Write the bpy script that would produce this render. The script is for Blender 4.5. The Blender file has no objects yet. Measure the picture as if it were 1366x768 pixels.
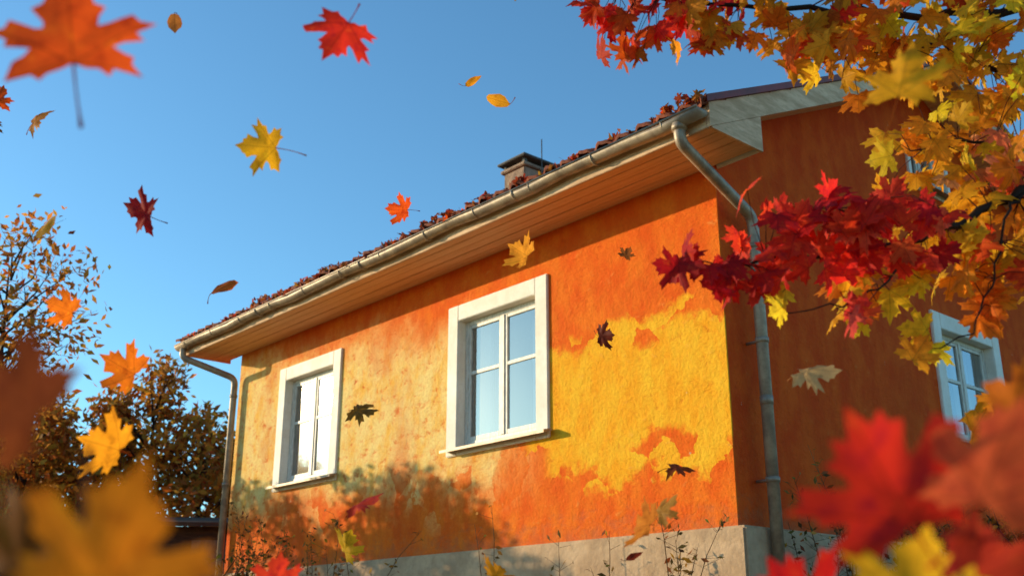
import bpy, bmesh, math, random
from mathutils import Vector, Matrix, noise
random.seed(7)
R=random.random
def U(a,b): return a+(b-a)*R()
def G(s): return random.gauss(0,s)
def GC(s): return max(-1.9*s,min(1.9*s,random.gauss(0,s)))
sc=bpy.context.scene
sc.view_settings.view_transform='Standard'
sc.view_settings.look='None'
sc.view_settings.exposure=0
EYE=0.45

# ------------------------------------------------------------ node helpers
class NT:
    def __init__(s,name):
        s.m=bpy.data.materials.new(name); s.m.use_nodes=True
        s.t=s.m.node_tree; s.t.nodes.clear()
        s.out=s.t.nodes.new('ShaderNodeOutputMaterial')
    def n(s,typ,**k):
        nd=s.t.nodes.new('ShaderNode'+typ)
        for a,b in k.items(): setattr(nd,a,b)
        return nd
    def l(s,a,b): s.t.links.new(a,b)
    def put(s,sock,v):
        if isinstance(v,bpy.types.NodeSocket): s.l(v,sock)
        elif v is not None: sock.default_value=v
    def math(s,op,a,b=None,c=None,clamp=False):
        nd=s.n('Math',operation=op); nd.use_clamp=clamp
        s.put(nd.inputs[0],a); s.put(nd.inputs[1],b)
        if c is not None: s.put(nd.inputs[2],c)
        return nd.outputs[0]
    def mix(s,f,a,b,bt='MIX'):
        nd=s.n('MixRGB',blend_type=bt)
        s.put(nd.inputs[0],f)
        s.put(nd.inputs[1],a if isinstance(a,bpy.types.NodeSocket) else (*a,1))
        s.put(nd.inputs[2],b if isinstance(b,bpy.types.NodeSocket) else (*b,1))
        return nd.outputs[0]
    def noise(s,vec,scale,detail=5,rough=.55,dist=0):
        nd=s.n('TexNoise'); s.put(nd.inputs['Vector'],vec)
        nd.inputs['Scale'].default_value=scale; nd.inputs['Detail'].default_value=detail
        nd.inputs['Roughness'].default_value=rough; nd.inputs['Distortion'].default_value=dist
        return nd.outputs['Fac']
    def mr(s,v,a,b,c=0.,d=1.,smooth=True):
        nd=s.n('MapRange'); nd.interpolation_type='SMOOTHSTEP' if smooth else 'LINEAR'
        s.put(nd.inputs[0],v)
        for i,x in enumerate((a,b,c,d)): nd.inputs[i+1].default_value=x
        return nd.outputs[0]
    def mapv(s,vec,loc=(0,0,0),scale=(1,1,1)):
        nd=s.n('Mapping'); s.put(nd.inputs[0],vec)
        nd.inputs['Location'].default_value=loc; nd.inputs['Scale'].default_value=scale
        return nd.outputs[0]
    def bump(s,h,strength,dist):
        nd=s.n('Bump'); nd.inputs['Strength'].default_value=strength
        nd.inputs['Distance'].default_value=dist; s.put(nd.inputs['Height'],h)
        return nd.outputs[0]
    def pr(s,col,rough=.7,spec=.3,metal=0,normal=None):
        nd=s.n('BsdfPrincipled')
        s.put(nd.inputs['Base Color'],col if isinstance(col,bpy.types.NodeSocket) else (*col,1))
        s.put(nd.inputs['Roughness'],rough); s.put(nd.inputs['Specular IOR Level'],spec)
        s.put(nd.inputs['Metallic'],metal)
        if normal is not None: s.l(normal,nd.inputs['Normal'])
        return nd.outputs[0]
    def done(s,sh): s.l(sh,s.out.inputs['Surface']); return s.m

def simple(name,c1,c2,scale=6,rough=.7,spec=.3,metal=0,bs=.3,bd=.01,stretch=(1,1,1),thr=(.35,.65),grime=.3):
    m=NT(name); tc=m.n('TexCoord').outputs['Object']
    v=m.mapv(tc,scale=stretch)
    f=m.noise(v,scale,5,.62)
    f2=m.noise(v,scale*6,3,.6)
    col=m.mix(m.mr(f,thr[0],thr[1]),c1,c2)
    col=m.mix(m.mr(f2,.45,.75,0,grime),col,(c1[0]*.5,c1[1]*.45,c1[2]*.4))
    nb=m.bump(m.math('ADD',f,m.math('MULTIPLY',f2,.5)),bs,bd)
    return m.done(m.pr(col,rough,spec,metal,nb))

# ------------------------------------------------------------ materials
def plaster():
    m=NT('orange_plaster'); tc=m.n('TexCoord').outputs['Object']
    sx=m.n('SeparateXYZ'); m.l(tc,sx.inputs[0])
    x,y,z=sx.outputs
    t=m.math('MULTIPLY',x,-1.)
    n1=m.noise(tc,1.1,7,.62); n2=m.noise(m.mapv(tc,(5.3,2,7.1)),1.25,7,.62)
    vo=m.n('TexVoronoi'); vo.inputs['Scale'].default_value=3.0
    wv=m.n('VectorMath',operation='ADD'); m.l(tc,wv.inputs[0])
    nn=m.n('TexNoise'); nn.inputs['Scale'].default_value=7; nn.inputs['Detail'].default_value=4; m.l(tc,nn.inputs['Vector'])
    sc_=m.n('VectorMath',operation='SCALE'); m.l(nn.outputs['Color'],sc_.inputs[0]); sc_.inputs['Scale'].default_value=.22
    m.l(sc_.outputs[0],wv.inputs[1]); m.l(wv.outputs[0],vo.inputs['Vector'])
    vc=m.n('SeparateColor'); m.l(vo.outputs['Color'],vc.inputs[0])
    st=m.noise(m.mapv(tc,scale=(2.2,2.2,1.2)),2.0,6,.66)
    fine=m.noise(tc,34,4,.7)
    mid=m.noise(m.mapv(tc,scale=(1,1,1.4)),7,7,.72,.2)
    n1b=m.math('SUBTRACT',n1,.5); n2b=m.math('SUBTRACT',n2,.5); v0=m.math('SUBTRACT',vc.outputs[0],.5); v1=m.math('SUBTRACT',vc.outputs[1],.5)
    midb=m.math('MULTIPLY',m.math('SUBTRACT',mid,.5),.22)
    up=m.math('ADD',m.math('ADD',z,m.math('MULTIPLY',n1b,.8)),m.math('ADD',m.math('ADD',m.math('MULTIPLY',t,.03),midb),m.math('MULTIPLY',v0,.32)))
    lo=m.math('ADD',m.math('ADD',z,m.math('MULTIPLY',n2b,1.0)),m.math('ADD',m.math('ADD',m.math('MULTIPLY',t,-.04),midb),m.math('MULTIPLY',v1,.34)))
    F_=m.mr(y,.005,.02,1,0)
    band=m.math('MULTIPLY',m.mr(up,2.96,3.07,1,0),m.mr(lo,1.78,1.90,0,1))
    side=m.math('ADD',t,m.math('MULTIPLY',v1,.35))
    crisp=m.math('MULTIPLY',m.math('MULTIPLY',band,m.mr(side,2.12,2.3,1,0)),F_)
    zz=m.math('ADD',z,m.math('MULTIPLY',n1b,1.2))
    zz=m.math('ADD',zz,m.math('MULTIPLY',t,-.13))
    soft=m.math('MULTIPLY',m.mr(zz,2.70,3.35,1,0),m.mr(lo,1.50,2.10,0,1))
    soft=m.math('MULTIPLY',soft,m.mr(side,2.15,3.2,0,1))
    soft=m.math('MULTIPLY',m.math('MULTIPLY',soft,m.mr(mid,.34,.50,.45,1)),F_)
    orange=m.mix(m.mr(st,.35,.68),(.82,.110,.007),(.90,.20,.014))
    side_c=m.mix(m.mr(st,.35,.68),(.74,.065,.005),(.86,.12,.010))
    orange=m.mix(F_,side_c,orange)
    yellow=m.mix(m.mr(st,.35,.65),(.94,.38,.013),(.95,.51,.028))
    worn_glare=m.mix(m.mr(st,.3,.6),(.95,.52,.08),(.96,.74,.28))  # worn plaster, with sun glare painted in as a paler yellow
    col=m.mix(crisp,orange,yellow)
    col=m.mix(m.math('MULTIPLY',soft,.92),col,worn_glare)
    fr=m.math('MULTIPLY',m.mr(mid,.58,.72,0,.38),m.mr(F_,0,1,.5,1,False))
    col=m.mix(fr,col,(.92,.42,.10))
    col=m.mix(m.mr(mid,.44,.30,0,.45),col,(.56,.05,.005))
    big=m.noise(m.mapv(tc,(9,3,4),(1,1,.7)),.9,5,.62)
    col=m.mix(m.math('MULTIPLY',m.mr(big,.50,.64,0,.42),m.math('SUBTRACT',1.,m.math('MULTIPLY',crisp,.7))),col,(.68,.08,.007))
    col=m.mix(m.mr(fine,.35,.6,.18,0),col,(.50,.07,.01))
    low=m.math('ADD',z,m.math('MULTIPLY',m.math('SUBTRACT',mid,.5),1.2))
    col=m.mix(m.mr(low,1.15,1.5,.5,0),col,(.50,.15,.06))
    ch=m.noise(m.mapv(tc,(3,1,2)),5.5,6,.75)
    col=m.mix(m.mr(ch,.69,.71,0,.75),col,(.62,.40,.26))
    h=m.math('ADD',mid,m.math('MULTIPLY',fine,.40))
    nb=m.bump(h,.85,.024)
    return m.done(m.pr(col,.85,.12,0,nb))

def leafmat(name,trans=.5,veins=True):
    m=NT(name)
    at=m.n('Attribute'); at.attribute_name='Col'
    uv=m.n('UVMap'); uv.uv_map='UVMap'
    col=at.outputs['Color']
    if veins:
        sx=m.n('SeparateXYZ'); m.l(uv.outputs[0],sx.inputs[0])
        ge=m.n('NewGeometry')
        addv=m.n('VectorMath',operation='ADD'); m.l(uv.outputs[0],addv.inputs[0]); m.l(ge.outputs['Position'],addv.inputs[1])
        blot=m.noise(addv.outputs[0],3.2,3,.65)
        fine=m.noise(addv.outputs[0],24,2,.65)
        hs=m.n('HueSaturation'); m.l(col,hs.inputs['Color']); hs.inputs['Value'].default_value=.5; hs.inputs['Hue'].default_value=.488
        c=m.mix(m.mr(blot,.48,.72,0,.7),col,hs.outputs[0])
        hs2=m.n('HueSaturation'); m.l(col,hs2.inputs['Color']); hs2.inputs['Value'].default_value=1.25; hs2.inputs['Hue'].default_value=.512
        c=m.mix(m.mr(blot,.42,.28,0,.7),c,hs2.outputs[0])
        c=m.mix(m.mr(fine,.64,.74,0,.6),c,(.10,.035,.012))
        ax=m.math('ABSOLUTE',sx.outputs[0]); yy=sx.outputs[1]
        best=None
        for ang in (0,55,100):
            a=math.radians(ang); s_,c_=math.sin(a),math.cos(a)
            d=m.math('ABSOLUTE',m.math('SUBTRACT',m.math('MULTIPLY',ax,c_),m.math('MULTIPLY',yy,s_)))
            al=m.math('ADD',m.math('MULTIPLY',ax,s_),m.math('MULTIPLY',yy,c_))
            d=m.math('ADD',d,m.math('LESS_THAN',al,-.01))
            best=d if best is None else m.math('MINIMUM',best,d)
        r=m.math('ADD',m.math('ABSOLUTE',m.math('SUBTRACT',yy,.1)),ax)
        w=m.math('ABSOLUTE',m.math('SINE',m.math('ADD',m.math('MULTIPLY',r,30),m.math('MULTIPLY',best,-22))))
        v=m.mr(best,.008,.022,1,0)
        v2=m.math('MULTIPLY',m.mr(w,0,.16,1,0),.3)
        vv=m.math('MAXIMUM',v,v2)
        hs3=m.n('HueSaturation'); m.l(c,hs3.inputs['Color']); hs3.inputs['Value'].default_value=.55
        c=m.mix(m.math('MULTIPLY',vv,.65),c,hs3.outputs[0])
    else: c=col
    p=m.pr(c,.6,.16,0)
    tr=m.n('BsdfTranslucent'); m.l(c,tr.inputs['Color'])
    mx=m.n('MixShader'); mx.inputs[0].default_value=trans
    m.l(p,mx.inputs[1]); m.l(tr.outputs[0],mx.inputs[2])
    return m.done(mx.outputs[0])

def glassmat():
    m=NT('window_glass'); tc=m.n('TexCoord').outputs['Object']
    nb=m.bump(m.noise(tc,2.2,1,.5),.05,.02)
    gl=m.n('BsdfGlossy'); gl.inputs['Roughness'].default_value=.05; gl.inputs['Color'].default_value=(.95,.97,1,1)
    m.l(nb,gl.inputs['Normal'])
    # thin dusty film on old panes scatters the low sun
    g2=m.n('BsdfGlossy'); g2.inputs['Roughness'].default_value=.18; g2.inputs['Color'].default_value=(1,.90,.70,1)
    gm=m.n('MixShader'); gm.inputs[0].default_value=.035; m.l(gl.outputs[0],gm.inputs[1]); m.l(g2.outputs[0],gm.inputs[2])
    tr=m.n('BsdfTransparent'); tr.inputs['Color'].default_value=(.82,.87,.87,1)
    fr=m.n('Fresnel'); fr.inputs['IOR'].default_value=1.75
    f=m.math('ADD',m.math('MULTIPLY',fr.outputs[0],1.6),.14,clamp=True)
    mx=m.n('MixShader'); m.l(f,mx.inputs[0]); m.l(tr.outputs[0],mx.inputs[1]); m.l(gm.outputs[0],mx.inputs[2])
    return m.done(mx.outputs[0])

def curtainmat():
    m=NT('curtain_cloth')
    return m.done(m.pr((.72,.69,.64),.9,.1))

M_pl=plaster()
M_found=simple('foundation_concrete',(.60,.40,.25),(.44,.28,.17),2.5,.9,.15,0,.7,.03)
M_trim=simple('white_trim',(.93,.86,.77),(.84,.74,.62),3,.6,.3,0,.4,.012,grime=.16)
M_wood=simple('white_wood',(.82,.76,.68),(.62,.56,.48),9,.45,.4,0,.25,.004,(4,4,1),grime=.30)
M_soff=simple('soffit_board',(.90,.52,.27),(.80,.43,.21),5,.7,.15,0,.4,.006,(.25,6,6),grime=.3)
M_barge=simple('barge_board',(.88,.58,.37),(.60,.37,.22),4,.8,.12,0,.5,.01,(.6,.6,3),grime=.45)
M_zinc=simple('zinc',(.46,.35,.25),(.27,.20,.15),7,.5,.45,.3,.2,.005,(1,1,1))
M_tile=simple('clay_tile',(.30,.075,.035),(.17,.05,.03),9,.8,.2,0,.5,.01)
M_flash=simple('red_flashing',(.26,.035,.025),(.16,.03,.02),5,.5,.4,0,.2,.005)
M_chim=simple('chimney_render',(.42,.27,.19),(.24,.16,.12),6,.9,.15,0,.8,.03)
M_cap=simple('chimney_cap',(.12,.11,.11),(.07,.065,.06),6,.7,.3,0,.3,.01)
M_glass=glassmat(); M_cur=curtainmat()
M_dark=simple('interior',(.06,.05,.045),(.04,.035,.03),2,.9,.1)
M_leaf=leafmat('maple_leaf_surface',.6)
M_fol=leafmat('foliage_surface',.5,False)
M_ground=simple('ground_grass',(.32,.18,.055),(.20,.15,.045),.6,.95,.1,0,.8,.05)
M_shed=simple('shed_wood',(.10,.065,.04),(.06,.04,.03),4,.9,.1,0,.5,.01,(1,1,4))

# ------------------------------------------------------------ builders
class B:
    def __init__(s): s.v=[];s.f=[];s.c=[];s.uv=[]
    def add(s,vs,fs,col=(1,1,1),uvs=None):
        o=len(s.v); s.v+= [tuple(p) for p in vs]
        s.f+=[tuple(i+o for i in f) for f in fs]
        s.c+= [col]*len(vs)
        s.uv+= uvs if uvs else [(5,5)]*len(vs)
    def tube(s,pts,rad,n=6,col=(.08,.05,.035),cap=True):
        pts=[Vector(p) for p in pts]; vs=[];fs=[]
        if not isinstance(rad,(list,tuple)): rad=[rad]*len(pts)
        ref=None
        for i,p in enumerate(pts):
            d=(pts[min(i+1,len(pts)-1)]-pts[max(i-1,0)]).normalized()
            if ref is None: ref=d.orthogonal().normalized()
            a=(ref-d*ref.dot(d)); a=a.normalized() if a.length>1e-6 else d.orthogonal().normalized()
            ref=a; b=d.cross(a)
            for k in range(n):
                q=2*math.pi*k/n
                vs.append(p+(a*math.cos(q)+b*math.sin(q))*rad[i])
        for i in range(len(pts)-1):
            for k in range(n):
                k2=(k+1)%n
                fs.append((i*n+k,i*n+k2,(i+1)*n+k2,(i+1)*n+k))
        if cap: fs.append(tuple(range(n))[::-1]); fs.append(tuple(range((len(pts)-1)*n,len(pts)*n)))
        s.add(vs,fs,col)
    def obj(s,name,mats,parent=None,smooth=True,matidx=None):
        me=bpy.data.meshes.new(name)
        me.from_pydata(s.v,[],s.f)
        ca=me.color_attributes.new('Col','FLOAT_COLOR','POINT')
        flat=[]
        for c in s.c: flat+=[c[0],c[1],c[2],1.]
        ca.data.foreach_set('color',flat)
        ul=me.uv_layers.new(name='UVMap')
        li=[0]*len(me.loops); me.loops.foreach_get('vertex_index',li)
        fl=[]
        for i in li: fl+=[s.uv[i][0],s.uv[i][1]]
        ul.data.foreach_set('uv',fl)
        if not isinstance(mats,(list,tuple)): mats=[mats]
        for mm in mats: me.materials.append(mm)
        if smooth: me.polygons.foreach_set('use_smooth',[True]*len(me.polygons))
        me.update()
        ob=bpy.data.objects.new(name,me); sc.collection.objects.link(ob)
        if parent: ob.parent=parent
        return ob

HALF=[(0,0),(.12,-.07),(.26,-.10),(.35,-.19),(.44,-.10),(.68,-.12),(.59,.02),(.64,.10),(.50,.145),(.41,.215),
(.52,.26),(.69,.31),(.66,.40),(.88,.56),(.70,.575),(.66,.70),(.51,.61),(.40,.54),(.27,.49),(.285,.60),(.38,.77),(.26,.80),(.235,.93),(.12,.91),(0,1.16)]
OUT=HALF+[(-x,y) for x,y in HALF[-2:0:-1]]
CEN=(0,.22)
OVH=[(0,0),(.14,.1),(.24,.28),(.27,.5),(.22,.74),(.12,.92),(0,1.08)]
OVAL=OVH+[(-x,y) for x,y in OVH[-2:0:-1]]
def leaf(b,pos,M,S,col,curl=.5,rings=3,kind='maple',stem=.75):
    out=OUT if kind=='maple' else OVAL
    cen=CEN if kind=='maple' else (0,.5)
    n=len(out); loc=[cen]
    jit=[(1+G(.045)) for _ in range(n)]
    for r in range(1,rings+1):
        q=r/rings
        for i,(x,y) in enumerate(out):
            loc.append((cen[0]+(x-cen[0])*q*(1+(jit[i]-1)*q),cen[1]+(y-cen[1])*q*(1+(jit[i]-1)*q)))
    ph=U(0,6.28); ph2=U(0,6.28); c1=curl*U(.5,1.2); c2=curl*U(-.5,.9); tw=curl*G(.35); asym=1+G(.25)
    def zz(x,y):
        a=math.atan2(x,y-.15); r=math.hypot(x,y-.15)
        z=-c1*.55*x*x*(asym if x>0 else 2-asym)-c2*.45*(y-.2)**2+tw*x*(y-.3)
        z+=curl*.10*r*math.cos(a*5.+ph*.15)+curl*.06*math.sin(7*x+ph)*math.cos(6*y+ph2)*min(1,r*2)
        z+=.10*min(abs(x),.3)*curl
        return z
    sxx=U(.88,1.05)
    vs=[]
    for x,y in loc:
        vs.append(Vector(pos)+(M@Vector((x*sxx,y-.35,zz(x,y))))*S)
    fs=[]
    for i in range(n):
        j=(i+1)%n
        fs.append((0,1+i,1+j))
        for r in range(rings-1):
            a=1+r*n
            fs.append((a+i,a+n+i,a+n+j,a+j))
    b.add(vs,fs,col,[(x,y) for x,y in loc])
    if stem>0:
        pts=[];sd=G(.2)
        for k in range(6):
            q=k/5
            pts.append(Vector(pos)+(M@Vector((sd*q*q,-.35+.02-stem*q,zz(0,0)-.01-.25*q*q*curl)))*S)
        b.tube(pts,[.016*S,.013*S,.011*S,.011*S,.013*S,.024*S],5,(col[0]*.6+.05,col[1]*.45,col[2]*.4),True)
def orient(roll,tilt,yaw):
    base=Matrix(((1,0,0),(0,0,-1),(0,1,0)))
    return Matrix.Rotation(math.radians(roll),3,'Y')@base@Matrix.Rotation(math.radians(tilt),3,'X')@Matrix.Rotation(math.radians(yaw),3,'Y')

def jitcol(c,v=.15):
    k=1+G(v)
    k=max(.6,min(1.4,k))
    return (min(.95,c[0]*k),max(.003,min(.8,c[1]*k*(1+G(v)))),c[2]*k)

RED=(.82,.032,.018); CRIM=(.60,.016,.018); ORG=(.88,.19,.012); ORR=(.84,.10,.012); YEL=(.93,.48,.02); YOR=(.92,.33,.015)
BRN=(.32,.10,.025); PNK=(.90,.14,.06); DRK=(.22,.03,.015); BEI=(.75,.46,.20); PEA=(.92,.34,.10)

def ground_h(x,y):
    q=max(0,min(1,(y-3)/4.)); q=q*q*(3-2*q)
    return .45*q
def ghn(x,y):
    return ground_h(x,y)+.05*noise.noise((x*.4,y*.4,0))-.01

# ------------------------------------------------------------ ground
gb=B(); xs=[-600,-250,-100,-50]+[i*1.0 for i in range(-30,31)]+[50,100,250,600]
n=len(xs); gv=[];gf=[]
for yy in xs:
    for xx in xs:
        far=max(abs(xx),abs(yy))>45
        gv.append((xx,yy+5,(ground_h(xx,yy+5) if far else ghn(xx,yy+5))))
for j in range(n-1):
    for i in range(n-1):
        gf.append((j*n+i,j*n+i+1,(j+1)*n+i+1,(j+1)*n+i))
gb.add(gv,gf); gb.obj('ground',M_ground)

# ------------------------------------------------------------ house
CX,CY=1.69,8.0; ANG=math.radians(-48.7)
house=bpy.data.objects.new('orange_house',None); sc.collection.objects.link(house)
house.location=(CX,CY,0); house.rotation_euler=(0,0,ANG)
ca_,sa_=math.cos(ANG),math.sin(ANG)
def H(x,y,z=0): return Vector((CX+ca_*x-sa_*y,CY+sa_*x+ca_*y,z))
def box(name,x0,x1,y0,y1,z0,z1,mat,parent,bev=.004):
    bm=bmesh.new(); bmesh.ops.create_cube(bm,size=1)
    for v in bm.verts:
        v.co=Vector(((x0+x1)/2+v.co.x*(x1-x0),(y0+y1)/2+v.co.y*(y1-y0),(z0+z1)/2+v.co.z*(z1-z0)))
    if bev: bmesh.ops.bevel(bm,geom=bm.edges[:],offset=bev,segments=2,affect='EDGES')
    me=bpy.data.meshes.new(name); bm.to_mesh(me); bm.free(); me.materials.append(mat)
    ob=bpy.data.objects.new(name,me); sc.collection.objects.link(ob); ob.parent=parent
    return ob
def prism(name,poly,x0,x1,mat,parent):
    n=len(poly); vs=[(x0,y,z) for y,z in poly]+[(x1,y,z) for y,z in poly]
    fs=[tuple(range(n))[::-1],tuple(range(n,2*n))]+[(i,(i+1)%n,n+(i+1)%n,n+i) for i in range(n)]
    bm=bmesh.new(); bv=[bm.verts.new(v) for v in vs]
    for f in fs: bm.faces.new([bv[i] for i in f])
    bmesh.ops.recalc_face_normals(bm,faces=bm.faces[:])
    me=bpy.data.meshes.new(name); bm.to_mesh(me); bm.free(); me.materials.append(mat)
    ob=bpy.data.objects.new(name,me); sc.collection.objects.link(ob); ob.parent=parent
    return ob
FT=1.25; L=8.28; DEP=7.6; SOF=4.19; SL=math.tan(math.radians(25)); MID=DEP/2
def rooftop(y): return 4.36+((y+.66) if y<=MID else (DEP+.66-y))*SL
W1=(-3.555,-2.03,2.19,3.77); W2=(-7.11,-5.64,2.19,3.77); W3=(3.42,4.90,2.25,3.64); W4=(3.35,4.25,5.0,5.72)
def strips(name,a0,a1,holes,z0,top,mk,extra=()):
    br={a0,a1,*extra}
    for h in holes: br|={h[0],h[1]}
    br=sorted(br); b=B()
    for a,c in zip(br[:-1],br[1:]):
        segs=[];cur=z0
        for h in sorted([h for h in holes if h[0]<=a+1e-6 and h[1]>=c-1e-6],key=lambda h:h[2]):
            segs.append(((cur,cur),(h[2],h[2]))); cur=h[3]
        segs.append(((cur,cur),(top(a),top(c))))
        for lo,hi in segs:
            b.add([mk(a,lo[0]),mk(c,lo[1]),mk(c,hi[1]),mk(a,hi[0])],[(0,1,2,3)])
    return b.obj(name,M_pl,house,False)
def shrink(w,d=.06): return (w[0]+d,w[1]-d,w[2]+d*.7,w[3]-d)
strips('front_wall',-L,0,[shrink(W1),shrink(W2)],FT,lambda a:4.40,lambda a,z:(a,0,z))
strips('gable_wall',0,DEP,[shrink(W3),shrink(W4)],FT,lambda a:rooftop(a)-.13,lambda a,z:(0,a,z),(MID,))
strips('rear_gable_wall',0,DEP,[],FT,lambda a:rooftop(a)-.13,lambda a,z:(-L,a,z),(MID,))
strips('back_wall',-L,0,[],FT,lambda a:4.40,lambda a,z:(a,DEP,z))
box('foundation',-L-.03,.09,-.04,DEP+.04,-.1,FT,M_found,house,.02)
box('interior_partition',-L+.1,-.1,2.6,2.7,FT+.01,4.3,M_dark,house,0)
box('ceiling',-L+.05,-.05,.05,DEP-.05,4.30,4.35,M_dark,house,0)

def window(name,w,rot,loc,open_tilt=0,cur=1,small=False):
    e=bpy.data.objects.new(name,None); sc.collection.objects.link(e); e.parent=house
    e.rotation_euler=(0,0,rot); e.location=loc
    x0,x1,z0,z1=w; tw=.17 if not small else .07; bb=.065
    box(name+'_jamb_a',x0,x0+tw,-.028,.20,z0,z1,M_trim,e,.008)
    box(name+'_jamb_b',x1-tw,x1,-.028,.20,z0,z1,M_trim,e,.008)
    box(name+'_head',x0+tw,x1-tw,-.0275,.20,z1-tw,z1-.001,M_trim,e,.006)
    box(name+'_base',x0+tw,x1-tw,-.0275,.20,z0+.001,z0+bb,M_trim,e,.006)
    ix0,ix1,iz0,iz1=x0+tw,x1-tw,z0+bb,z1-tw
    s=prism(name+'_sill',[(-.13,z0+bb-.035),(-.13,z0+bb-.012),(.11,z0+bb+.035),(.11,z0+bb+.010)],ix0+.001,ix1-.001,M_zinc,e)
    s=prism(name+'_sill_front',[(-.131,z0+bb-.038),(-.131,z0+bb-.010),(-.029,z0+bb+.012),(-.029,z0+bb-.012)],x0+.03,x1+.05,M_zinc,e)
    f=.05; D=-.02   # sash plane sits this much nearer the wall face
    box(name+'_frame_a',ix0+.002,ix0+f,.10+D,.17+D,iz0+.03,iz1-.002,M_wood,e)
    box(name+'_frame_b',ix1-f,ix1-.002,.10+D,.17+D,iz0+.03,iz1-.002,M_wood,e)
    box(name+'_frame_top',ix0+f,ix1-f,.101+D,.169+D,iz1-f,iz1-.002,M_wood,e)
    box(name+'_frame_bottom',ix0+f,ix1-f,.101+D,.169+D,iz0+.03,iz0+.03+f,M_wood,e)
    mx=(ix0+ix1)/2
    jx0,jx1,jz0,jz1=ix0+f,ix1-f,iz0+.03+f,iz1-f
    box(name+'_mullion',mx-.028,mx+.028,.094+D,.168+D,jz0,jz1,M_wood,e)
    hz=jz0+(jz1-jz0)*.58
    for k,(a,c) in enumerate(((jx0,mx-.028),(mx+.028,jx1))):
        sf=.034
        box(name+'_sash_l%d'%k,a,a+sf,.106+D,.15+D,jz0,jz1,M_wood,e,.003)
        box(name+'_sash_r%d'%k,c-sf,c,.106+D,.15+D,jz0,jz1,M_wood,e,.003)
        box(name+'_sash_t%d'%k,a+sf,c-sf,.107+D,.149+D,jz1-sf,jz1,M_wood,e,.003)
        box(name+'_sash_b%d'%k,a+sf,c-sf,.107+D,.149+D,jz0,jz0+.045,M_wood,e,.003)
        if not small: box(name+'_bar%d'%k,a+sf,c-sf,.108+D,.147+D,hz-.018,hz+.018,M_wood,e,.003)
        g=B(); g.add([(a+sf,.124+D,jz0+.045),(c-sf,.124+D,jz0+.045),(c-sf,.124+D+open_tilt,jz1-sf),(a+sf,.124+D+open_tilt,jz1-sf)],[(0,1,2,3)])
        g.obj(name+'_glass%d'%k,M_glass,e,False)
    if cur:
        for k,(a,c) in enumerate(((jx0-.05,jx0+.14*cur),(mx+.20,jx1+.05))):
            b=B();N=34;vs=[];fs=[]
            for i in range(N+1):
                for j in range(5):
                    q=j/4
                    vs.append((a+(c-a)*i/N*(1-.12*math.sin(q*2.6)) ,.30+.04*math.sin(i*.95+.4*math.sin(i*.3))*(1-.3*q),jz0-.05+(jz1-jz0+.1)*q))
            for i in range(N):
                for j in range(4): fs.append((i*5+j,(i+1)*5+j,(i+1)*5+j+1,i*5+j+1))
            b.add(vs,fs); b.obj(name+'_curtain%d'%k,M_cur,e)
window('window_main',W1,0,(0,0,0))
window('window_sunlit',W2,0,(0,0,0),.0)
window('window_gable',W3,math.pi/2,(0,0,0))
window('window_attic',W4,math.pi/2,(0,0,0),0,0,True)

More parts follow.
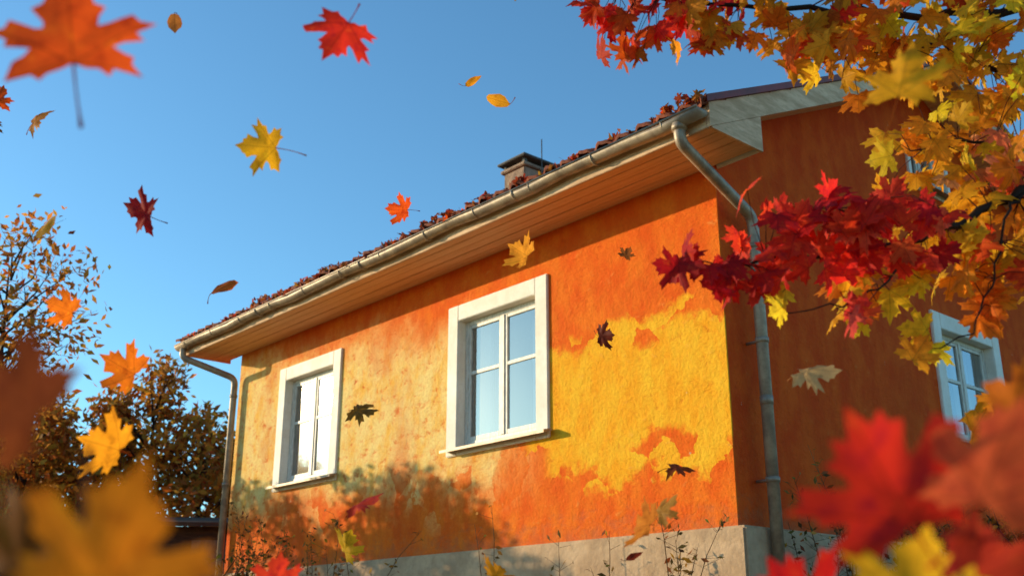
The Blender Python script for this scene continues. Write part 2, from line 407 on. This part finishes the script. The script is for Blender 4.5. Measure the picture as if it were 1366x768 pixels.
# eaves
x0,x1=-L-.46,.46
for k in range(5):
    a=-.60+k*.12
    box('soffit_board_%d'%k,x0+.03,x1-.03,a+.003,a+.117,SOF+U(0,.006),SOF+.022,M_soff,house,.003)
box('fascia',x0,x1-.03,-.632,-.602,SOF-.02,4.36,M_barge,house,.004)
for k in range(5):
    a=DEP+k*.12
    box('rear_soffit_board_%d'%k,x0+.03,x1-.03,a+.003,a+.117,SOF,SOF+.022,M_soff,house,.003)
box('rear_fascia',x0,x1-.03,DEP+.602,DEP+.632,SOF-.015,4.36,M_barge,house,.004)
for nm,sg in (('front',1),('rear',-1)):
    def Y(y): return y if sg==1 else DEP-y
    prism('roof_deck_'+nm,[(Y(-.64),rooftop(-.64)-.10),(Y(MID-.002),rooftop(MID)-.10),(Y(MID-.002),rooftop(MID)-.03),(Y(-.64),rooftop(-.64)-.03)],x0+.03,x1-.035,M_soff,house)
    b=B(); rl=.345; Ltot=(MID+.74)/math.cos(math.radians(25)); rows=int(Ltot/rl)+1
    nx=int((x1-x0+.04)/.0275)
    cs,sn=math.cos(math.radians(25)),math.sin(math.radians(25))
    for r in range(rows):
        d0=r*rl; d1=min(d0+rl+.02,Ltot)
        vs=[];fs=[]
        for i in range(nx+1):
            xx=x0-.02+i*.0275
            ti=int((i*.0275)/.22); random.seed(ti*31+r*7+(0 if sg==1 else 999)); jz=G(.009); jd=G(.014)
            w=.026*math.sin(2*math.pi*(i*.0275)/.22)+.012*math.sin(4*math.pi*(i*.0275)/.22+1)
            for d,o in ((d0+jd,.0+w+jz),(d0+jd,.030+w+jz),(d1,.004+w+jz)):
                yy=-.74+d*cs-o*sn; zz=4.335+d*sn+o*cs
                vs.append((xx,Y(yy),zz))
        for i in range(nx):
            for j in range(2): fs.append((i*3+j,(i+1)*3+j,(i+1)*3+j+1,i*3+j+1))
        b.add(vs,fs)
    b.obj('roof_tiles_'+nm,M_tile,house)
    for nm2,xa,xb in (('a',x1-.03,x1),('b',x0-.0,x0+.03)):
        ya=-.63
        prism('barge_board_%s_%s'%(nm,nm2),[(Y(ya),rooftop(ya)-.20),(Y(MID-.001),rooftop(MID)-.20),(Y(MID-.001),rooftop(MID)+.005),(Y(ya),rooftop(ya)+.005)],xa,xb,M_barge,house)
        prism('flashing_%s_%s'%(nm,nm2),[(Y(ya-.05),rooftop(ya-.05)+.01),(Y(MID-.001),rooftop(MID)+.01),(Y(MID-.001),rooftop(MID)+.07),(Y(ya-.05),rooftop(ya-.05)+.07)],xa-.02,xb+.025,M_flash,house)
        xm=(xa+.003,xb-.003)
        prism('eaves_box_%s_%s'%(nm,nm2),[(Y(-.60),SOF-.018),(Y(.05),SOF-.018),(Y(.05),rooftop(.05)-.203),(Y(-.60),rooftop(-.60)-.203)],xm[0],xm[1],M_barge,house)
    yy=.05
    while yy<MID-.05:
        ye=min(yy+.115,MID)
        prism('verge_board',[(Y(yy),rooftop(yy)-.15),(Y(ye-.006),rooftop(ye-.006)-.15),(Y(ye-.006),rooftop(ye)-.13),(Y(yy),rooftop(yy)-.13)],.0,x1-.035,M_soff,house)
        yy+=.12
    prism('box_return_'+nm,[(Y(.028),SOF-.01),(Y(.048),SOF-.01),(Y(.048),rooftop(.05)-.15),(Y(.028),rooftop(.05)-.15)],.002,x1-.035,M_trim,house)
random.seed(21)
b=B()
b.tube([(x0-.02,MID,rooftop(MID)+.03),(x1+.02,MID,rooftop(MID)+.03)],.10,12); b.obj('ridge_cap',M_tile,house)
def gutter(nm,yc,zc):
    b=B(); N=10; vs=[];fs=[]; xa,xb=x0-.05,x1-.01; ns=24
    for i in range(ns+1):
        xx=xa+(xb-xa)*i/ns; sag=.012*math.sin(i*1.3)+.006*math.sin(i*2.9)
        for k in range(N+1):
            q=math.pi*k/N
            vs.append((xx,yc+.068*math.cos(q),zc+sag-.068*math.sin(q)))
        for k in range(N,-1,-1):
            q=math.pi*k/N
            vs.append((xx,yc+.063*math.cos(q),zc+sag-.063*math.sin(q)))
    P=2*(N+1)
    for i in range(ns):
        for k in range(P): fs.append((i*P+k,(i+1)*P+k,(i+1)*P+(k+1)%P,i*P+(k+1)%P))
    fs.append(tuple(range(N+1))); fs.append(tuple(ns*P+k for k in range(N+1))[::-1])
    b.add(vs,fs)
    b.tube([(xa,yc-.068,zc+.004),(xb,yc-.068,zc+.004)],.010,8)
    xx=xa+.3
    while xx<xb:
        pts=[(xx,yc+.07*math.cos(math.pi*k/8),zc-.074*math.sin(math.pi*k/8)) for k in range(9)]
        b.tube(pts,.007,5); xx+=.78
    for xx in (xa+2.3,xa+4.6,xa+7.1):
        pts=[(xx,yc+.071*math.cos(math.pi*k/8),zc-.071*math.sin(math.pi*k/8)) for k in range(9)]
        b.tube(pts,.013,6)
    b.obj(nm,M_zinc,house)
GY,GZ=-.705,4.30
gutter('gutter',GY,GZ); gutter('rear_gutter',DEP+.705,GZ)
def rounded(pts,r=.09,n=5):
    P=[Vector(p) for p in pts]; o=[P[0]]
    for i in range(1,len(P)-1):
        a=(P[i-1]-P[i]);c=(P[i+1]-P[i]); rr=min(r,a.length*.45,c.length*.45)
        A=P[i]+a.normalized()*rr; C=P[i]+c.normalized()*rr
        for k in range(n+1):
            q=k/n; o.append(A*(1-q)**2+P[i]*2*q*(1-q)+C*q*q)
    o.append(P[-1]); return o
b=B()
b.tube(rounded([(.22,GY,GZ-.05),(.22,GY,GZ-.20),(.15,.27,3.76),(.15,.27,.6)]),.048,14)
b.tube([(.22,GY,GZ-.045),(.22,GY,GZ-.10)],.062,14)
for z in (3.50,2.7,1.6):
    b.tube([(.15,.27,z-.02),(.15,.27,z+.02)],.056,14); b.tube([(.15,.27,z),(0,.27,z)],.012,6)
b.tube([(.15,.27,2.18),(.15,.27,2.25)],.053,14)
b.obj('downpipe_near',M_zinc,house)
b=B()
b.tube(rounded([(-L-.36,GY,GZ-.05),(-L-.36,GY,GZ-.18),(-L+.03,-.09,3.85),(-L+.03,-.09,.6)]),.045,12)
for z in (3.6,2.4): b.tube([(-L+.03,-.09,z-.02),(-L+.03,-.09,z+.02)],.053,12)
b.obj('downpipe_far',M_zinc,house)
cx=-6.55
box('chimney_stack',cx-.25,cx+.25,MID-.25,MID+.25,5.9,7.52,M_chim,house,.02)
box('chimney_collar',cx-.29,cx+.29,MID-.29,MID+.29,7.52,7.58,M_chim,house,.012)
box('chimney_cap',cx-.33,cx+.33,MID-.33,MID+.33,7.66,7.70,M_cap,house,.01)
for i in (-1,1):
    for j in (-1,1): box('cap_leg',cx+i*.22-.03,cx+i*.22+.03,MID+j*.22-.03,MID+j*.22+.03,7.58,7.66,M_cap,house,.004)
b=B(); b.tube([(cx+.38,MID,6.2),(cx+.38,MID,8.0)],.009,6); b.obj('aerial_rod',M_cap,house)

# ------------------------------------------------------------ leaves on the roof edge
b=B()
for k in range(1100):
    xx=U(x0,x1); cl=max(0,noise.noise((xx*1.9,0,3))+.25)
    if R()>.25+cl*1.4: continue
    yy=-.76+abs(G(.15))
    if R()<.35: yy=GY+G(.03)
    p=H(xx,yy,rooftop(yy)+U(.0,.03)+.2*cl*R())
    M=Matrix.Rotation(U(0,6.28),3,'Z')@Matrix.Rotation(G(.8),3,'X')@Matrix.Rotation(G(.8),3,'Y')
    leaf(b,p,M,U(.04,.075),jitcol(random.choice([BRN,ORR,(.40,.07,.02),(.45,.16,.03),(.30,.05,.02),DRK]),.2),1.3,1,'maple' if R()<.6 else 'oval',.5 if R()<.3 else 0)
b.obj('fallen_leaves',M_leaf)

# ------------------------------------------------------------ falling leaves in the air
b=B()
F=[
((-.433,.90,1.010),.096,-14,-8,14,ORR,'maple',.35,.75),
((-.318,1.70,1.514),.086,204,10,-12,(.78,.035,.015),'maple',.5,.7),
((-.926,2.5,2.060),.070,170,10,-20,(.45,.15,.03),'oval',.8,.2),
((-.577,2.2,1.528),.085,-88,8,-14,(.93,.44,.015),'maple',.5,.85),
((-.990,2.6,1.530),.084,-60,-10,-40,(.55,.02,.02),'maple',.6,.6),
((-1.248,2.6,1.477),.078,52,15,-20,(.85,.36,.02),'oval',.6,.4),
((-1.073,2.4,1.199),.068,-70,50,10,ORG,'maple',.7,.5),
((-.881,3.0,1.449),.085,65,10,-30,(.66,.14,.02),'oval',.8,.3),
((-.912,2.4,1.052),.080,-62,30,0,ORG,'maple',.6,.6),
((-.774,2.0,.798),.088,-80,62,-15,YOR,'maple',.5,.5),
((-.493,3.4,1.160),.080,100,10,-52,(.26,.13,.02),'maple',.7,.3),
((-.419,3.0,.813),.088,70,15,-66,(.72,.05,.02),'maple',.8,.4),
((-.493,3.2,.712),.080,20,45,-30,YEL,'maple',.7,.5),
((-.365,3.2,1.788),.076,-110,40,-50,ORR,'maple',.8,.9),
((-.177,4.0,2.714),.075,62,20,55,YOR,'oval',.9,.3),
((-.036,3.2,2.188),.085,-82,20,-30,(.88,.36,.02),'oval',.6,.2),
((.034,3.2,1.637),.080,-80,52,-30,(.85,.32,.03),'maple',.8,.4),
((.582,5.0,2.300),.055,40,40,30,BRN,'maple',.8,.4),
((.365,4.0,1.586),.070,100,40,25,DRK,'maple',.8,.5),
((.510,3.2,.943),.080,95,10,-68,(.34,.07,.015),'maple',.8,.5),
((.294,2.4,.690),.080,-100,50,-40,(.55,.17,.025),'maple',.8,.6),
((.350,2.45,.735),.060,45,20,-60,(.60,.26,.04),'maple',.8,.6),
((.332,3.0,.663),.060,60,40,50,DRK,'oval',.8,.3),
((.707,2.4,1.045),.085,95,30,-50,BEI,'maple',.8,.4),
((-1.645,3.0,2.094),.060,30,30,0,ORR,'maple',.6,.4),
((-1.510,3.0,2.019),.078,65,25,-35,(.78,.26,.03),'maple',.6,.5),
((-1.60,2.9,1.96),.060,100,15,60,BRN,'maple',.6,.5),
((-.433,2.0,.560),.065,10,25,25,(.76,.05,.02),'maple',.6,.5),
((-.040,3.0,.624),.070,30,60,0,YOR,'maple',.6,.5),
((.610,1.45,1.277),.086,20,5,-46,(.94,.40,.010),'maple',.4,.8),
((.030,2.75,2.335),.080,200,15,10,YEL,'maple',.5,.6),
]
for p,S,ro,ti,ya,c,kd,cu,stm in F:
    leaf(b,p,orient(ro,ti,ya),S,c,cu,5,kd,stm)
b.obj('falling_leaves',M_leaf)

# ------------------------------------------------------------ low maple saplings next to the camera
def sapling(base,leaves,name='maple_sapling'):
    b=B()
    bx,by=base
    for p,S,ro,ti,ya,c in leaves:
        leaf(b,p,orient(ro,ti,ya),S,c,.55,5,'maple',.7)
        M=orient(ro,ti,ya); s0=Vector(p)+(M@Vector((0,-1.0,-.1)))*S
        g=Vector((bx+G(.02),by+G(.02),ghn(bx,by)-.02)); mid=(s0+g)/2+Vector((G(.03),.02,-.03))
        q=[g,g.lerp(mid,.5)+Vector((G(.01),G(.01),0)),mid,mid.lerp(s0,.5)+Vector((G(.01),G(.01),-.01)),s0]
        b.tube(q,[.006,.005,.004,.003,.002],6,(.16,.05,.03))
    return b.obj(name,M_leaf)
sapling((.30,.80),[((.250,.70,.545),.078,-30,12,-16,(.84,.035,.016)),
 ((.300,.655,.552),.070,25,5,-40,(.90,.13,.035)),
 ((.270,.73,.482),.058,12,25,0,YEL),
 ((.262,1.0,.480),.076,-40,35,-10,(.60,.015,.012)),
 ((.345,.80,.490),.074,60,20,-40,(.76,.06,.02)),
 ((.50,.98,.655),.078,70,30,-20,ORG),
 ((.36,.84,.50),.07,-10,30,-10,(.5,.04,.02))])
sapling((-.26,.62),[((-.186,.50,.486),.060,22,14,8,(.70,.21,.012)),
 ((-.268,.55,.572),.050,-60,35,20,(.16,.035,.010)),
 ((-.300,.66,.502),.070,30,40,-10,(.28,.08,.012)),
 ((-.230,.58,.468),.060,80,40,0,(.36,.11,.015))])

# ------------------------------------------------------------ maple tree on the right: trunk outside the view, boughs reaching in
b=B()
T0=Vector((3.1,3.7,0))
tr=[T0+Vector((.0,0,-.1)),T0+Vector((.03,.02,.8)),T0+Vector((-.04,.0,1.7)),T0+Vector((-.02,.05,2.6)),T0+Vector((.08,.1,3.8)),T0+Vector((.05,.2,5.2))]
b.tube(tr,[.20,.15,.13,.115,.08,.03],12)
def bough(pts,r0,r1):
    P=[Vector(p) for p in pts]; o=[]
    for i in range(len(P)-1):
        for k in range(5):
            q=k/5; o.append(P[i].lerp(P[i+1],q)+Vector((G(.006),G(.006),G(.006))))
    o.append(P[-1]); n=len(o)
    b.tube(o,[r0+(r1-r0)*(i/(n-1))**.5 for i in range(n)],7)
    return o
br=[]
br+=bough([(3.08,3.7,2.5),(2.4,3.3,2.65),(1.69,3.0,2.42),(1.238,2.9,2.33),(.848,2.8,2.30),(.50,2.8,2.315),(.20,2.8,2.37)],.035,.002)
br+=bough([(3.08,3.7,2.1),(2.4,3.3,2.3),(1.647,3.0,2.15),(1.343,2.9,2.225),(.977,2.9,2.17)],.03,.002)
br+=bough([(3.07,3.7,1.8),(2.2,3.1,1.85),(1.434,2.7,1.638),(1.243,2.65,1.536),(1.048,2.6,1.441),(.847,2.55,1.391),(.60,2.5,1.353),(.468,2.5,1.353)],.03,.0015)
br+=bough([(2.2,3.1,1.85),(1.50,2.8,1.83),(1.25,2.75,1.81),(1.13,2.7,1.76)],.012,.002)
br+=bough([(1.434,2.7,1.638),(1.316,2.6,1.516),(1.258,2.6,1.347),(1.19,2.6,1.204),(1.03,2.6,1.134)],.006,.0015)
br+=bough([(2.2,3.1,1.85),(1.6,2.7,1.3),(1.40,2.62,1.06),(1.15,2.6,.97)],.012,.0015)
br+=bough([(1.048,2.6,1.441),(.95,2.52,1.30),(.83,2.5,1.23),(.66,2.5,1.22)],.005,.0015)
br+=bough([(1.243,2.65,1.536),(1.05,2.55,1.54),(.95,2.5,1.53),(.80,2.5,1.50)],.005,.0015)
def cluster(c,rad,n,pal,sz=(.058,.080)):
    c=Vector(c)
    for k in range(n):
        p=c+Vector((G(rad),G(rad*.9),G(rad*.8)))
        near=min(br,key=lambda q:(q-p).length)
        roll=180+G(60) if R()<.68 else U(0,360)
        M=Matrix.Rotation(math.radians(-30+G(24)),3,'Z')@orient(roll,U(-20,45),G(18))
        S=U(*sz); leaf(b,p,M,S,jitcol(random.choice(pal),.16),U(.4,.9),3,'maple',.0)
        s0=p+(M@Vector((0,-.33,0)))*S
        d=near-s0
        if d.length>.03:
            m1=s0+d*.5+Vector((G(.01),G(.01),.012))
            b.tube([s0,m1,near],[.0011,.0012,.0018],4,(.14,.035,.02),False)
red=[RED,RED,(.92,.065,.025),(.90,.045,.02),(.92,.10,.04),CRIM]; yel=[YEL,YEL,YOR,(.92,.42,.02)]; org=[ORG,YOR,ORR,(.90,.28,.02)]
C=[((.725,2.5,1.46),.052,12,red),((.855,2.5,1.40),.058,14,red),((.98,2.5,1.50),.06,12,red+[PNK]),((.60,2.5,1.31),.035,6,red),((.67,2.5,1.38),.035,5,red),
((.805,2.5,1.49),.05,8,red),((1.03,2.5,1.44),.055,10,red+[PNK]),((.83,2.5,1.205),.03,3,red),((.44,2.5,1.35),.022,4,[CRIM,DRK,RED]),((.52,2.5,1.295),.03,6,[CRIM,RED]),
((.65,2.45,1.215),.004,1,[YEL]),((.655,2.5,1.235),.02,1,yel),((.92,2.62,1.316),.05,9,yel),((1.03,2.65,1.36),.06,11,yel+org),((1.13,2.7,1.48),.06,9,yel+[PNK]),
((1.16,2.75,1.80),.045,7,yel),((1.27,2.8,1.80),.07,14,yel),((1.42,2.8,1.84),.08,17,yel+[YOR]),((1.50,2.8,2.00),.08,16,yel),((1.30,2.7,1.68),.055,10,[PEA,YEL,YOR]),
((1.40,2.7,1.70),.06,8,[PNK,RED,PEA]),((1.36,2.72,1.53),.08,15,org+yel),((1.24,2.65,1.42),.065,12,org+yel),((1.44,2.72,1.40),.07,9,org+yel),((1.06,2.6,1.15),.03,4,yel),((1.27,2.65,1.29),.04,5,yel+org),
((1.27,2.6,.99),.05,6,yel+org),((1.42,2.65,1.03),.06,8,yel),((1.16,2.6,.95),.03,3,yel),
((.246,2.8,2.30),.055,8,red+[ORR]),((.34,2.8,2.11),.028,3,[ORG,ORR]),((.36,2.8,2.24),.06,9,red+[ORR,ORR]),((.48,2.8,2.27),.07,12,red+[ORR,ORG,ORR]),((.585,2.8,2.17),.035,5,org),
((.65,2.8,2.29),.07,11,org+[RED]),((.76,2.8,2.27),.065,10,org+red[:1]),((.85,2.8,2.19),.05,8,[ORR,ORG,YOR]),((.935,2.8,2.10),.05,9,yel+org),((1.08,2.8,2.26),.09,17,yel+yel+org),
((.96,2.82,2.26),.07,10,red[:2]+org+yel),((1.12,2.85,2.14),.06,9,yel+org),((1.27,2.85,2.22),.09,21,yel+yel+org),((1.44,2.85,2.24),.10,24,yel+yel+org),((1.55,2.9,2.36),.10,18,yel),((1.36,2.85,2.10),.06,10,yel),((1.30,2.85,2.36),.1,14,yel+org),((1.62,2.9,2.15),.10,14,yel)]
for c in C: cluster(*c)
for k in range(420):
    a=U(0,6.28); rr=abs(G(.95)); zz=U(1.9,5.6)
    p=Vector((3.45+math.cos(a)*rr,3.9+math.sin(a)*rr,zz))
    if p.x<1.85: continue
    leaf(b,p,orient(180+G(60),U(0,60),G(50)),U(.08,.11),jitcol(random.choice(yel+org+[RED])),.8,1,'maple',0)
for k in range(14):
    z=U(1.9,4.8); a=U(-1.0,4.0); q=T0+Vector((0,0.05,z)); e=q+Vector((math.cos(a)*1.1,math.sin(a)*1.1,.5))
    b.tube([q,q.lerp(e,.5)+Vector((0,0,.1)),e],[.03,.018,.005],6)
b.obj('maple_tree',M_leaf)

# ------------------------------------------------------------ background trees
def qleaf(b,p,s,col):
    d=Vector((G(1),G(1),G(1))).normalized(); e=d.orthogonal().normalized()
    e=Matrix.Rotation(U(0,6.28),3,d)@e; f=d.cross(e)
    b.add([p-e*s,p-f*s*.45+d*s*.12,p+e*s,p+f*s*.45+d*s*.12],[(0,1,2,3)],col,[(U(0,9),U(0,9))]*4)
def tree(b,base,h,tr,cc,cr,ncl,nlf,ls,pal,spread=.28,lim=True):
    base=Vector(base); cc=Vector(cc)
    top=Vector((cc.x,cc.y,base.z+h*.8))
    pts=[base.lerp(top,q)+Vector((G(.05),G(.05),0))*(q>0) for q in (0,.25,.5,.75,1)]
    b.tube(pts,[tr,tr*.8,tr*.6,tr*.4,tr*.15],7)
    for k in range(ncl):
        while True:
            v=Vector((U(-1,1),U(-1,1),U(-1,1)))
            if .25<v.length<1: break
        c=cc+Vector((v.x*cr[0],v.y*cr[1],v.z*cr[2]))
        z0=max(base.z+h*.15,min(top.z,c.z-cr[2]*.35)); q=(z0-base.z)/(top.z-base.z)
        st=base.lerp(top,q)
        if lim:
            m=st.lerp(c,.55)+Vector((G(.1),G(.1),-.05))*cr[0]*.5
            b.tube([st,m,c],[tr*.28,tr*.16,tr*.04],5)
            for _ in range(3):
                e=c+Vector((GC(spread),GC(spread),GC(spread)))*cr[0]*.9
                b.tube([m.lerp(c,.6),e],[tr*.06,tr*.02],4)
        tone=U(.6,1.15); pc=random.choice(pal)
        for _ in range(nlf):
            p=c+Vector((GC(spread)*cr[0],GC(spread)*cr[1],GC(spread*.5)*cr[2]))
            col=pc if R()<.7 else random.choice(pal)
            qleaf(b,p,ls*U(.6,1.3),jitcol(tuple(x*tone for x in col),.18))
AUT=[(.74,.25,.03),(.74,.30,.035),(.62,.16,.02),(.48,.22,.035),(.70,.33,.05),(.35,.13,.02)]
DK=[(.20,.09,.02),(.14,.085,.02),(.30,.11,.025),(.08,.07,.02)]
b=B()
for k in range(15):
    x=-24+k*1.45+G(.4); y=U(26,32); h=U(5.4,7.2)
    cr=(U(1.1,1.7),U(1.1,1.7),h*.38)
    tree(b,(x,y,.4),h,.15,(x,y,.4+h*.62),cr,26,80,.13,AUT,.22)
for k in range(12):
    x=-26+k*2.3+G(.6); y=U(37,46); h=U(7,9)
    tree(b,(x,y,.4),h,.18,(x,y,.4+h*.5),(2.2,2.2,h*.45),18,80,.22,AUT,.3,False)
b.obj('tree_line',M_fol)
SP=[(.72,.27,.035),(.62,.18,.025),(.78,.34,.04),(.45,.18,.03)]
b=B(); tree(b,(-8.4,17.3,.45),7.7,.085,(-8.75,17.3,5.3),(1.55,1.3,2.3),48,46,.085,SP,.20); b.obj('birch_tree',M_fol)
b=B(); tree(b,(-13.2,24,.45),6.8,.10,(-13.2,24,4.4),(1.3,1.4,2.4),30,60,.10,SP,.25); b.obj('birch_tree',M_fol)
b=B(); tree(b,(-7.35,13.2,.45),3.5,.06,(-7.35,13.2,2.95),(.70,.66,.62),26,60,.075,AUT,.27); b.obj('young_maple_tree',M_fol)
b=B(); tree(b,(-9.1,15.5,.45),3.6,.06,(-9.1,15.5,3.25),(.62,.6,.46),16,45,.075,AUT,.26); b.obj('young_maple_tree',M_fol)
b=B(); tree(b,(-8.6,14.5,.45),3.0,.06,(-8.6,14.5,2.75),(.6,.5,.42),14,50,.07,AUT,.26); b.obj('young_maple_tree',M_fol)
b=B(); tree(b,(-7.0,12.5,.45),2.8,.05,(-7.0,12.5,2.6),(.75,.65,.45),18,55,.07,AUT,.28); b.obj('young_maple_tree',M_fol)
def shrub(c,r,ncl,nlf,ls,pal,gz=.4):
    b=B(); c=Vector(c)
    for k in range(14):
        e=c+Vector((U(-1,1)*r[0],U(-1,1)*r[1],U(.2,1)*r[2])); g=Vector((c.x+G(.2),c.y+G(.2),gz))
        b.tube([g,g.lerp(e,.5)+Vector((G(.05),G(.05),.1)),e],[.02,.012,.004],5)
    for k in range(ncl):
        v=Vector((U(-1,1),U(-1,1),U(-1,1)))
        cc=c+Vector((v.x*r[0],v.y*r[1],v.z*r[2]*(1-.35*abs(v.x)))); tone=U(.5,1.3); pc=random.choice(pal)
        for _ in range(nlf):
            qleaf(b,cc+Vector((G(.2),G(.2),G(.16)))*min(1,r[0]),ls*U(.6,1.3),jitcol(tuple(x*tone for x in pc),.2))
    return b.obj('shrub',M_fol)
shrub((-8.3,16.0,1.3),(1.5,.8,1.0),65,60,.06,DK)
shrub((-6.3,17.4,.9),(1.3,.7,.5),30,60,.06,DK+AUT[:1])
shrub((3.25,8.15,.85),(.42,.35,.42),22,40,.035,DK+AUT[:3])
shrub((4.4,9.05,.95),(.6,.45,.55),30,40,.04,DK+AUT[:3])
shrub((-3.1,11.5,.9),(.5,.3,.45),20,40,.035,DK+AUT[:1])
shed=bpy.data.objects.new('garden_shed',None); sc.collection.objects.link(shed); shed.location=(-5.6,20.2,0); shed.rotation_euler=(0,0,.1)
box('walls',-1.6,2.2,0,2.2,.3,2.45,M_shed,shed,.01)
prism('roof',[(-.35,2.42),(2.5,2.80),(2.5,2.88),(-.35,2.50)],-1.9,2.5,M_shed,shed)
box('door',-.4,.45,-.03,.0,.45,2.2,M_cap,shed,.005)

# ------------------------------------------------------------ weeds at the foot of the walls
def weeds(spots,name='dry_weeds'):
    b=B()
    for (hx,hy,n,h,spr,lf,pal) in spots:
        for k in range(n):
            g=H(hx+G(spr),hy+G(spr*.5)); g.z=.4
            hh=h*U(.6,1.05); lean=Vector((G(.12),G(.12),0))*hh
            P=[g+Vector((0,0,hh*q))+lean*q*q+Vector((G(.008),G(.008),0)) for q in (0,.25,.5,.75,1)]
            b.tube(P,[.006,.005,.004,.003,.0015],5,(.16,.09,.04))
            for j in range(lf):
                q=U(.3,1); i=int(q*3.99); p=P[i].lerp(P[i+1],q*4-i)
                e=p+Vector((G(.06),G(.06),U(.01,.09)))
                b.tube([p,e],[.002,.001],3,(.16,.09,.04),False)
                qleaf(b,e,U(.018,.04),jitcol(random.choice(pal),.25))
    return b.obj(name,M_fol)
WP=[(.14,.11,.03),(.28,.14,.04),(.10,.08,.02),(.40,.17,.03)]
weeds([(-6.2,-.6,12,1.45,.30,34,WP),(-5.2,-.6,6,1.1,.3,20,WP),(-4.2,-.7,4,1.2,.3,14,WP),(-3.4,-.8,3,1.0,.3,12,WP),(-2.1,-.7,2,1.35,.12,10,WP),(-1.0,-.6,3,.95,.2,12,WP),
 (-.1,-.5,5,1.05,.18,16,WP),(.45,.6,10,1.35,.22,26,WP),(.6,1.6,10,1.35,.35,26,WP),(.7,2.8,10,1.4,.4,26,WP),(.7,4.2,10,1.5,.4,26,WP)])

# ------------------------------------------------------------ light
az=math.atan2(-.9541,.2995); el=math.radians(12.4)
s=Vector((math.sin(az)*math.cos(el),math.cos(az)*math.cos(el),math.sin(el)))
ld=bpy.data.lights.new('sun','SUN'); ld.energy=5; ld.angle=math.radians(.5); ld.color=(1,.81,.50)
lo=bpy.data.objects.new('sun',ld); sc.collection.objects.link(lo); lo.rotation_euler=(-s).to_track_quat('-Z','Y').to_euler()
w=bpy.data.worlds.new('World'); sc.world=w; w.use_nodes=True
nt=w.node_tree; bg=nt.nodes['Background']; sky=nt.nodes.new('ShaderNodeTexSky'); sky.sky_type='NISHITA'; sky.sun_disc=False
sky.sun_elevation=el; sky.sun_rotation=az%(2*math.pi); sky.air_density=1.0; sky.dust_density=.4; sky.ozone_density=1.4
mul=nt.nodes.new('ShaderNodeMixRGB'); mul.blend_type='MULTIPLY'; mul.inputs[0].default_value=1; mul.inputs[2].default_value=(1.0,1.70,2.06,1)
nt.links.new(sky.outputs[0],mul.inputs[1]); nt.links.new(mul.outputs[0],bg.inputs[0]); bg.inputs[1].default_value=.122

# ------------------------------------------------------------ camera
cd=bpy.data.cameras.new('camera'); cam=bpy.data.objects.new('camera',cd); sc.collection.objects.link(cam)
cam.location=(0,0,EYE); cam.rotation_euler=(math.radians(90+18.45),0,0)
cd.lens=36.9; cd.sensor_width=36; cd.clip_end=3000; cd.clip_start=.05
cd.dof.use_dof=True; cd.dof.focus_distance=5.2; cd.dof.aperture_fstop=3.9
sc.camera=cam
